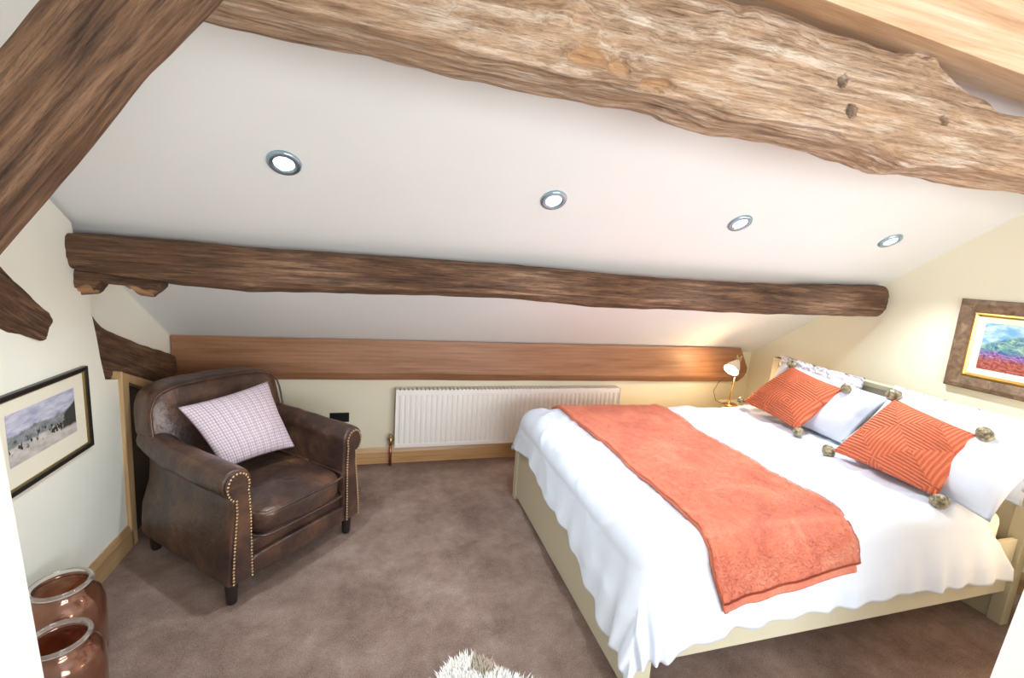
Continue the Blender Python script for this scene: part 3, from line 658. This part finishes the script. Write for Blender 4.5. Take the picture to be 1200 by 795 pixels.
M_pom = mat('olive_ribbon', (0.36, 0.33, 0.20), 0.4, 0.2, Sheen_Weight=0.3)
vv = coords(M_pom, (1, 1, 1)); LK(M_pom, ramp(M_pom, noise_n(M_pom, vv, 45, 3), [(0.38, (0.09, 0.07, 0.035)), (0.65, (0.42, 0.36, 0.21))]), bsdf(M_pom).inputs['Base Color'])
def pompom(parent, at, out, r):
    bm = bmesh.new(); Q = Vector(out).normalized().to_track_quat('Z', 'Y').to_matrix(); seg, rg = 48, 16; rings = []
    for i in range(rg+1):
        ph = PI*i/rg; ring = []
        for k in range(seg):
            th = 2*PI*k/seg; rr = r*(1+0.10*math.cos(8*th)*math.sin(ph)); ring.append(bm.verts.new(Q @ Vector((rr*math.sin(ph)*math.cos(th), rr*math.sin(ph)*math.sin(th), -r*0.9*math.cos(ph)))+Vector(at)+Vector(out).normalized()*r*0.8))
        rings.append(ring)
    for a, b in zip(rings, rings[1:]):
        for k in range(seg): bm.faces.new((a[k], a[(k+1) % seg], b[(k+1) % seg], b[k]))
    bmesh.ops.remove_doubles(bm, verts=bm.verts, dist=1e-5)
    return obj('pompom', bm, M_pom, parent, smooth=True)
for cs, th, pr, lab in (([(2.93, 2.985, 0.755), (2.80, 2.33, 0.755), (3.05, 2.26, 1.07), (3.09, 2.72, 1.12)], 0.19, 0.034, 'coral knitted cushion with olive pompom corners furthest from the camera'),
                    ([(2.72, 2.01, 0.745), (2.73, 1.45, 0.735), (2.97, 1.47, 1.05), (3.02, 1.92, 1.11)], 0.21, 0.040, 'coral knitted cushion with olive pompom corners nearer the camera')):
    o, c, nn = put_pad('knitted_cushion', cs, th, M_knit, lab, 'cushion', group='coral knitted cushions on the bed', n=44, pinch=0.045, wr=0.006)
    for p in cs:
        q = Vector(p)-c; pompom(o, q*0.97, q, pr)

# ------------------------------------------------------------------ bedside tables and lamps
def nightstand(x, y, label):
    t = thing('bedside_table', label, 'bedside table', (x, y, 0))
    obj('tabletop', B(-0.2, 0.2, -0.2, 0.2, 0.555, 0.58), M_cream_paint, t, bevel=0.004)
    obj('cabinet', B(-0.18, 0.18, -0.18, 0.18, 0.12, 0.555), M_cream_paint, t, bevel=0.003)
    for i in range(2):
        d = obj('drawer', B(-0.193, -0.181, -0.165, 0.165, 0.14+0.21*i, 0.335+0.21*i), M_cream_paint, t, bevel=0.003)
        bm = bmesh.new(); tube(bm, [(-0.193, 0, 0.24+0.21*i), (-0.215, 0, 0.24+0.21*i)], [0.008, 0.014]); obj('knob', bm, M_brass, d, smooth=True)
    for a in (-0.16, 0.16):
        for b in (-0.16, 0.16):
            bm = bmesh.new(); tube(bm, [(a, b, 0), (a, b, 0.12)], [0.014, 0.02]); obj('leg', bm, M_cream_paint, t)
    return t
nightstand(3.42, 3.38, 'cream bedside table in the far corner, hidden behind the bed')
M_bulb = emis('warm_bulb', (1.0, 0.86, 0.66), 16.0)
M_shade = mat('white_enamel_shade', (0.80, 0.72, 0.62), 0.4)
def desk_lamp(x, y, z, rz, label):
    t = thing('bedside_lamp', label, 'lamp', (x, y, z), rz)
    bm = bmesh.new(); lathe(bm, [(0, 0), (0.07, 0), (0.072, 0.008), (0.06, 0.016), (0, 0.018)], seg=32); obj('lamp_base', bm, M_gold, t, smooth=True)
    bm = bmesh.new(); tube(bm, [(-0.02, 0, 0.012), (0.0, 0, 0.20), (0.02, 0, 0.42)], 0.009); obj('stem', bm, M_gold, t, smooth=True)
    bm = bmesh.new(); tube(bm, [(0.02, 0, 0.40), (0.02, 0, 0.47)], [0.009, 0.006]); tube(bm, [(0.02, -0.025, 0.44), (0.02, 0.025, 0.44)], 0.012)
    for s in (-1, 1): tube(bm, [(0.02, s*0.02, 0.44), (0.025, s*0.026, 0.485)], 0.007)
    obj('knuckle', bm, M_brass, t, smooth=True)
    # shade points down and to the left
    d = Vector((-0.70, -0.26, -0.58)).normalized(); Q = d.to_track_quat('Z', 'Y').to_matrix(); top = Vector((0.0, -0.01, 0.425))
    bm = bmesh.new(); lathe(bm, [(0.014, -0.012), (0.024, 0.0), (0.034, 0.02), (0.058, 0.07), (0.069, 0.118), (0.066, 0.118), (0.054, 0.07), (0.030, 0.022), (0.0, 0.012)], seg=40, M=Q, closed=True)
    for v in bm.verts: v.co += top
    obj('lamp_shade', bm, M_shade, t, smooth=True)
    bm = bmesh.new(); lathe(bm, [(0.0, 0.075), (0.025, 0.078), (0.045, 0.088), (0.050, 0.098), (0.045, 0.106), (0.0, 0.112)], seg=32, M=Q, closed=True)
    for v in bm.verts: v.co += top
    obj('bulb', bm, M_bulb, t, smooth=True)
    cord = bmesh.new(); tube(cord, [(0.01, 0.02, 0.40), (-0.03, 0.05, 0.28), (-0.10, 0.08, 0.20), (-0.14, 0.08, 0.12), (-0.12, 0.06, 0.03), (-0.06, 0.02, 0.006)], 0.0025, 8); obj('cord', cord, M_legs, t, smooth=True)
    bpy.context.view_layer.update()
    Mw = Matrix.Translation((x, y, z)) @ Matrix.Rotation(rz, 4, 'Z')
    light('lamp_beam', 'SPOT', Mw @ (top+d*0.13), BEDLAMP, (1.0, 0.66, 0.33), Mw.to_3x3() @ d, spot_size=2.2, spot_blend=0.6, shadow_soft_size=0.04)
    light('lamp_glow', 'POINT', Mw @ (top+d*0.16), BEDLAMP*0.35, (1.0, 0.66, 0.33), shadow_soft_size=0.05)
    return t
desk_lamp(3.20, 3.40, 0.60-0.02, 0.0, 'small brass bedside lamp with lit white cone shade in the far corner')
nightstand(3.50, 1.115, 'cream bedside table at the near side of the headboard')
desk_lamp(3.50, 1.10, 0.58, 0.9, 'small brass bedside lamp with cone shade on the near bedside table')

# ------------------------------------------------------------------ armchair
AX = thing('armchair', 'worn brown leather club armchair with brass nailheads in the left corner', 'armchair', (-0.395, 2.505, 0), math.radians(46.5)); AX.scale = (1.03, 1.03, 1.02)
def aobj(name, bm, m=M_leather, parent=AX, **kw): return obj(name, bm, m, parent, smooth=kw.pop('smooth', True), **kw)
def soft_box(x0, x1, y0, y1, z0, z1, n=18, e=5.0, puff=0.0, seed=0, amp=0.004, taper=None):
    """rounded box (superellipsoid-like) with n subdivisions"""
    bm = bmesh.new(); bmesh.ops.create_cube(bm, size=2); bmesh.ops.subdivide_edges(bm, edges=bm.edges, cuts=n, use_grid_fill=True)
    c = Vector(((x0+x1)/2, (y0+y1)/2, (z0+z1)/2)); h = Vector(((x1-x0)/2, (y1-y0)/2, (z1-z0)/2))
    for v in bm.verts:
        p = v.co; m_ = max(abs(p.x), abs(p.y), abs(p.z))
        q = (abs(p.x)**e+abs(p.y)**e+abs(p.z)**e)**(1/e); s = m_/q; r = Vector((p.x*s, p.y*s, p.z*s))
        if puff: r.z *= 1+puff*(1-p.x**2)*(1-p.y**2)
        w = Vector((c.x+h.x*r.x, c.y+h.y*r.y, c.z+h.z*r.z))
        if taper: w = taper(w)
        w += r.normalized()*amp*(nz(w.x*7+seed, w.y*7, w.z*7)+0.5*nz(w.x*18+seed, w.y*18, w.z*18))
        v.co = w
    return bm
# base / front rail
aobj('seat_base', soft_box(-0.33, 0.33, 0.015, 0.80, 0.115, 0.315, e=9, amp=0.002))
aobj('front_rail', soft_box(-0.285, 0.285, -0.018, 0.04, 0.125, 0.235, e=6, amp=0.002))
# loose seat cushion with piping
sc_ = aobj('seat_cushion', soft_box(-0.275, 0.275, -0.055, 0.62, 0.30, 0.465, n=22, e=4.5, puff=0.14, seed=5, amp=0.006))
for zz in (0.325, 0.440):
    bm = bmesh.new(); pts = []
    for k in range(61):
        t = 2*PI*k/60; c, s = math.cos(t), math.sin(t); q = (abs(c)**9+abs(s)**9)**(-1/9); pts.append((0.268*c*q, 0.2825+0.333*s*q, zz))
    tube(bm, pts, 0.006, 8); obj('piping', bm, M_leather, sc_, smooth=True)
# backrest: leans back, arched top
def bt(w):
    t = (w.z-0.30)/0.68
    w.y += 0.13*max(t, 0)-0.02
    w.x *= 0.86+0.14*min(1, max(0, (w.z-0.60)/0.08))
    if w.z > 0.6: w.z += 0.022*(1-(w.x/0.36)**2)*(w.z-0.6)/0.32
    w.y -= 0.03*math.exp(-((w.z-0.60)/0.2)**2)*(1-min(1, (w.x/0.33)**4))
    return w
br = aobj('backrest', soft_box(-0.375, 0.375, 0.60, 0.80, 0.12, 0.935, n=30, e=7, seed=8, amp=0.006, taper=bt))
bm = bmesh.new(); pts = []
for k in range(41):
    t = PI*k/40; c, q_ = math.cos(t), math.sin(t); q = (abs(c)**7+abs(q_)**7)**(-1/7); w = bt(Vector((0.366*c*q, 0.612, 0.55+0.376*q_*q))); w.y = 0.612+0.13*(w.z-0.30)/0.68-0.03; pts.append(w)
tube(bm, pts, 0.006, 8); obj('piping', bm, M_leather, br, smooth=True)
# arms: scroll profile in (x,z), mirrored
def arm_profile():
    pts = []   # right arm, x outward
    pts += [(0.275, 0.30), (0.27, 0.45), (0.275, 0.56)]
    cxr, czr, r = 0.345, 0.635, 0.072
    for k in range(0, 15):
        t = math.radians(205-k*(285/14)); pts.append((cxr+r*math.cos(t), czr+r*math.sin(t)))
    pts += [(0.362, 0.55), (0.360, 0.50), (0.370, 0.42), (0.385, 0.30), (0.395, 0.20), (0.398, 0.125), (0.27, 0.125)]
    return pts
AP = arm_profile()
def arm_mesh(s, dz):
    bm = bmesh.new(); rings = []; ny = 26
    for j in range(ny+1):
        y = 0.0+0.80*j/ny; ring = []
        for (x, z) in AP:
            back = max(0, (y-0.5)/0.3); rise = 0.02*back*back if z > 0.5 else 0
            xx = x*s; zz = z*(1+(dz if z > 0.3 else 0))+rise; xx -= s*0.03*back*(1 if z > 0.3 else 0.3)
            e = 0.008*(1 if j in (0, ny) else 0); 
            cxm, czm = 0.335*s, 0.4
            w = 0.004*nz(xx*9, y*9, zz*9)
            px = cxm+(xx-cxm)*(1-e*3)+w; pz = czm+(zz-czm)*(1-e)+w
            ring.append(bm.verts.new((px, y-(0.006 if j == 0 else 0)+ (0.0 if j else 0), pz)))
        rings.append(ring)
    k = len(AP)
    for a, b in zip(rings, rings[1:]):
        for i in range(k): bm.faces.new((a[i], a[(i+1) % k], b[(i+1) % k], b[i]))
    bm.faces.new(rings[0][::-1]); bm.faces.new(rings[-1]); return bm
for s in (-1, 1):
    arm = aobj('armrest', arm_mesh(s, 0.0), smooth=True, bevel=0.012, seg=3)
    # front facing panel with double nailhead rows
    bm = bmesh.new(); inner = [(0.335+(x-0.335)*0.80*s*s, 0.40+(z-0.40)*0.955) for x, z in AP]
    prism(bm, [(x*s, z) for x, z in inner], 1, -0.020, 0.0)
    pan = obj('arm_facing', bm, M_leather, arm, bevel=0.006)
    bm = bmesh.new()
    pts = [Vector((0.335+(x-0.335)*0.70, 0, 0.40+(z-0.40)*0.935)) for x, z in AP[:-1]]
    pts[0].z = 0.14; pts[0].x = 0.29
    # resample the polyline at even spacing
    L = [0]
    for a, b in zip(pts, pts[1:]): L.append(L[-1]+(b-a).length)
    n = int(L[-1]/0.0165)
    for i in range(n+1):
        d = L[-1]*i/n; j = max(0, min(len(L)-2, sum(1 for l in L if l <= d)-1)); f = (d-L[j])/(L[j+1]-L[j]+1e-9); p = pts[j].lerp(pts[j+1], f)
        g = bmesh.ops.create_uvsphere(bm, u_segments=8, v_segments=6, radius=0.0062)
        for v in g['verts']: v.co = Vector((p.x*s+v.co.x, -0.021+v.co.y*0.6, p.z+v.co.z))
    obj('nailhead_trim', bm, M_brass, arm, smooth=True)
for x, y in ((-0.35, 0.05), (0.35, 0.05), (-0.33, 0.78), (0.33, 0.78)):
    bm = bmesh.new(); lathe(bm, [(0.0, 0.0), (0.021, 0.0), (0.024, 0.01), (0.029, 0.09), (0.030, 0.13), (0, 0.13)], c=(x, y, 0), seg=20); obj('leg', bm, M_legs, AX, smooth=True)
# scatter cushion
def plaid():
    m = mat('pink_grid_check', (0.7, 0.62, 0.64), 0.85); t = N(m, 'ShaderNodeTexCoord'); s = N(m, 'ShaderNodeSeparateXYZ'); LK(m, t.outputs['UV'], s.inputs[0])
    def lines(o, n, w):
        f = math_n(m, 'FRACT', math_n(m, 'MULTIPLY', o, n)); return math_n(m, 'LESS_THAN', f, w)
    c = mixc(m, lines(s.outputs[0], 34, 0.25), (0.66, 0.56, 0.60), (0.36, 0.30, 0.38)); c = mixc(m, lines(s.outputs[1], 24, 0.24), c, (0.36, 0.30, 0.38))
    d = mixc(m, lines(s.outputs[0], 11, 0.06), c, (0.36, 0.18, 0.24)); LK(m, d, bsdf(m).inputs['Base Color']); v = coords(m); LK(m, bump(m, noise_n(m, v, 25, 4), 0.25, 0.01), bsdf(m).inputs['Normal']); return m
def A2W(x, y, z): return Matrix.Translation((-0.397, 2.522, 0)) @ Matrix.Rotation(math.radians(43), 4, 'Z') @ Vector((x, y, z))
cs = [A2W(-0.245, 0.315, 0.565), A2W(0.165, 0.305, 0.565), A2W(0.150, 0.555, 0.935), A2W(-0.355, 0.53, 0.888)]
put_pad('scatter_cushion', cs, 0.14, plaid(), 'pale pink checked scatter cushion propped on the leather armchair', 'cushion', n=36, pinch=0.07, wr=0.008, seed=12)

# ------------------------------------------------------------------ jars
def lustre():
    m = mat('copper_lustre_glass', (0.80, 0.42, 0.33), 0.06, 0.0, Transmission_Weight=0.9, IOR=1.25, Coat_Weight=1.0)
    v = coords(m); LK(m, ramp(m, noise_n(m, v, 5, 4, 0.6, 1), [(0.35, (0.50, 0.20, 0.10)), (0.65, (0.80, 0.48, 0.34))]), bsdf(m).inputs['Base Color'])
    bsdf(m).inputs['Metallic'].default_value = 0.12
    LK(m, bump(m, noise_n(m, v, 14, 3), 0.25, 0.02), bsdf(m).inputs['Normal']); return m
M_lustre = lustre(); M_rim = mat('clear_glass_rim', (0.95, 0.93, 0.88), 0.05, 0, Transmission_Weight=0.9, IOR=1.45)
def jar(x, y, k, label):
    t = thing('glass_jar', label, 'jar', (x, y, 0.001), group='copper glass jars on the carpet')
    outp = [(0.0, 0.0), (0.105, 0.0), (0.118, 0.012), (0.122, 0.05), (0.125, 0.20), (0.122, 0.255), (0.112, 0.29), (0.093, 0.312), (0.084, 0.325), (0.083, 0.345)]
    inp = [(r-0.004, z+(0.004 if z < 0.01 else 0)) for r, z in outp[::-1] if r > 0]+[(0, 0.006)]
    bm = bmesh.new(); lathe(bm, [(r*k, z*k) for r, z in outp+inp], seg=56, closed=True); obj('jar_body', bm, M_lustre, t, smooth=True)
    bm = bmesh.new(); ring = []
    for i in range(57):
        a = 2*PI*i/56; ring.append((0.088*k*math.cos(a), 0.088*k*math.sin(a), 0.352*k))
    lathe(bm, [((0.0855+0.0085*math.cos(q))*k, (0.352+0.008*math.sin(q))*k) for q in [2*PI*i/12 for i in range(13)]], seg=56, closed=True); obj('jar_rim', bm, M_rim, t, smooth=True)
jar(-1.20, 2.02, 1.06, 'copper lustre glass jar standing behind the other, nearer the armchair')
jar(-1.06, 1.745, 1.0, 'copper lustre glass jar in front, at the bottom left corner')

# ------------------------------------------------------------------ sheepskin rug
bm = bmesh.new(); lay = bm.loops.layers.float_color.new('tone'); cx_, cy_ = 0.43, 1.235
def rug_r(t): return 1+0.10*math.sin(3*t+1)+0.06*math.sin(5*t)
n = 0
while n < 16000:
    u, v = random.uniform(-1, 1), random.uniform(-1, 1); r = math.hypot(u, v); t = math.atan2(v, u)
    if r > 1: continue
    q = r
    x, y = cx_+0.28*u*rug_r(t), cy_+0.47*v*rug_r(t); n += 1
    if y < 1.15 and n % 3: continue
    d = Vector((u*0.7+random.gauss(0, 0.3), v*0.7+random.gauss(0, 0.3), 0)); l = random.uniform(0.02, 0.038); w = random.uniform(0.0015, 0.003)
    sd = Vector((-d.y, d.x, 0)).normalized()*w; base = Vector((x, y, 0.006)); mid = base+d*l*0.35+Vector((0, 0, l*0.6)); tip = base+d*l*0.9+Vector((0, 0, l*0.75+0.004))
    vs = [bm.verts.new(p) for p in (base-sd, base+sd, mid+sd*0.8, mid-sd*0.8, tip)]
    brown = nz(x*7+5, y*7, 2)*1.5+0.55*math.exp(-((x-0.46)/0.05)**2-((y-1.66)/0.055)**2)*1.6
    col = (0.80, 0.79, 0.76, 1) if brown+random.gauss(0, 0.12) < 0.55 else (0.42, 0.35, 0.27, 1)
    for f in (bm.faces.new((vs[0], vs[1], vs[2], vs[3])), bm.faces.new((vs[3], vs[2], vs[4]))):
        for lp in f.loops: lp[lay] = col
# backing hide
ring = [bm.verts.new((cx_+0.245*math.cos(2*PI*k/48)*rug_r(2*PI*k/48), cy_+0.46*math.sin(2*PI*k/48)*rug_r(2*PI*k/48), 0.006)) for k in range(48)]
f = bm.faces.new(ring); 
for lp in f.loops: lp[lay] = (0.75, 0.72, 0.66, 1)
ex = bmesh.ops.extrude_face_region(bm, geom=[f])
for g in ex['geom']:
    if isinstance(g, bmesh.types.BMVert): g.co.z = 0.001
M_fur = mat('sheepskin_fur', (0.8, 0.8, 0.75), 0.8); at = N(M_fur, 'ShaderNodeAttribute', attribute_name='tone'); LK(M_fur, at.outputs['Color'], bsdf(M_fur).inputs['Base Color'])
me = bpy.data.meshes.new('sheepskin_rug'); bm.to_mesh(me); bm.free(); o = link('sheepskin_rug', me, M_fur)
tag(o, 'white sheepskin rug with brown patches on the carpet at the bottom edge', 'rug')
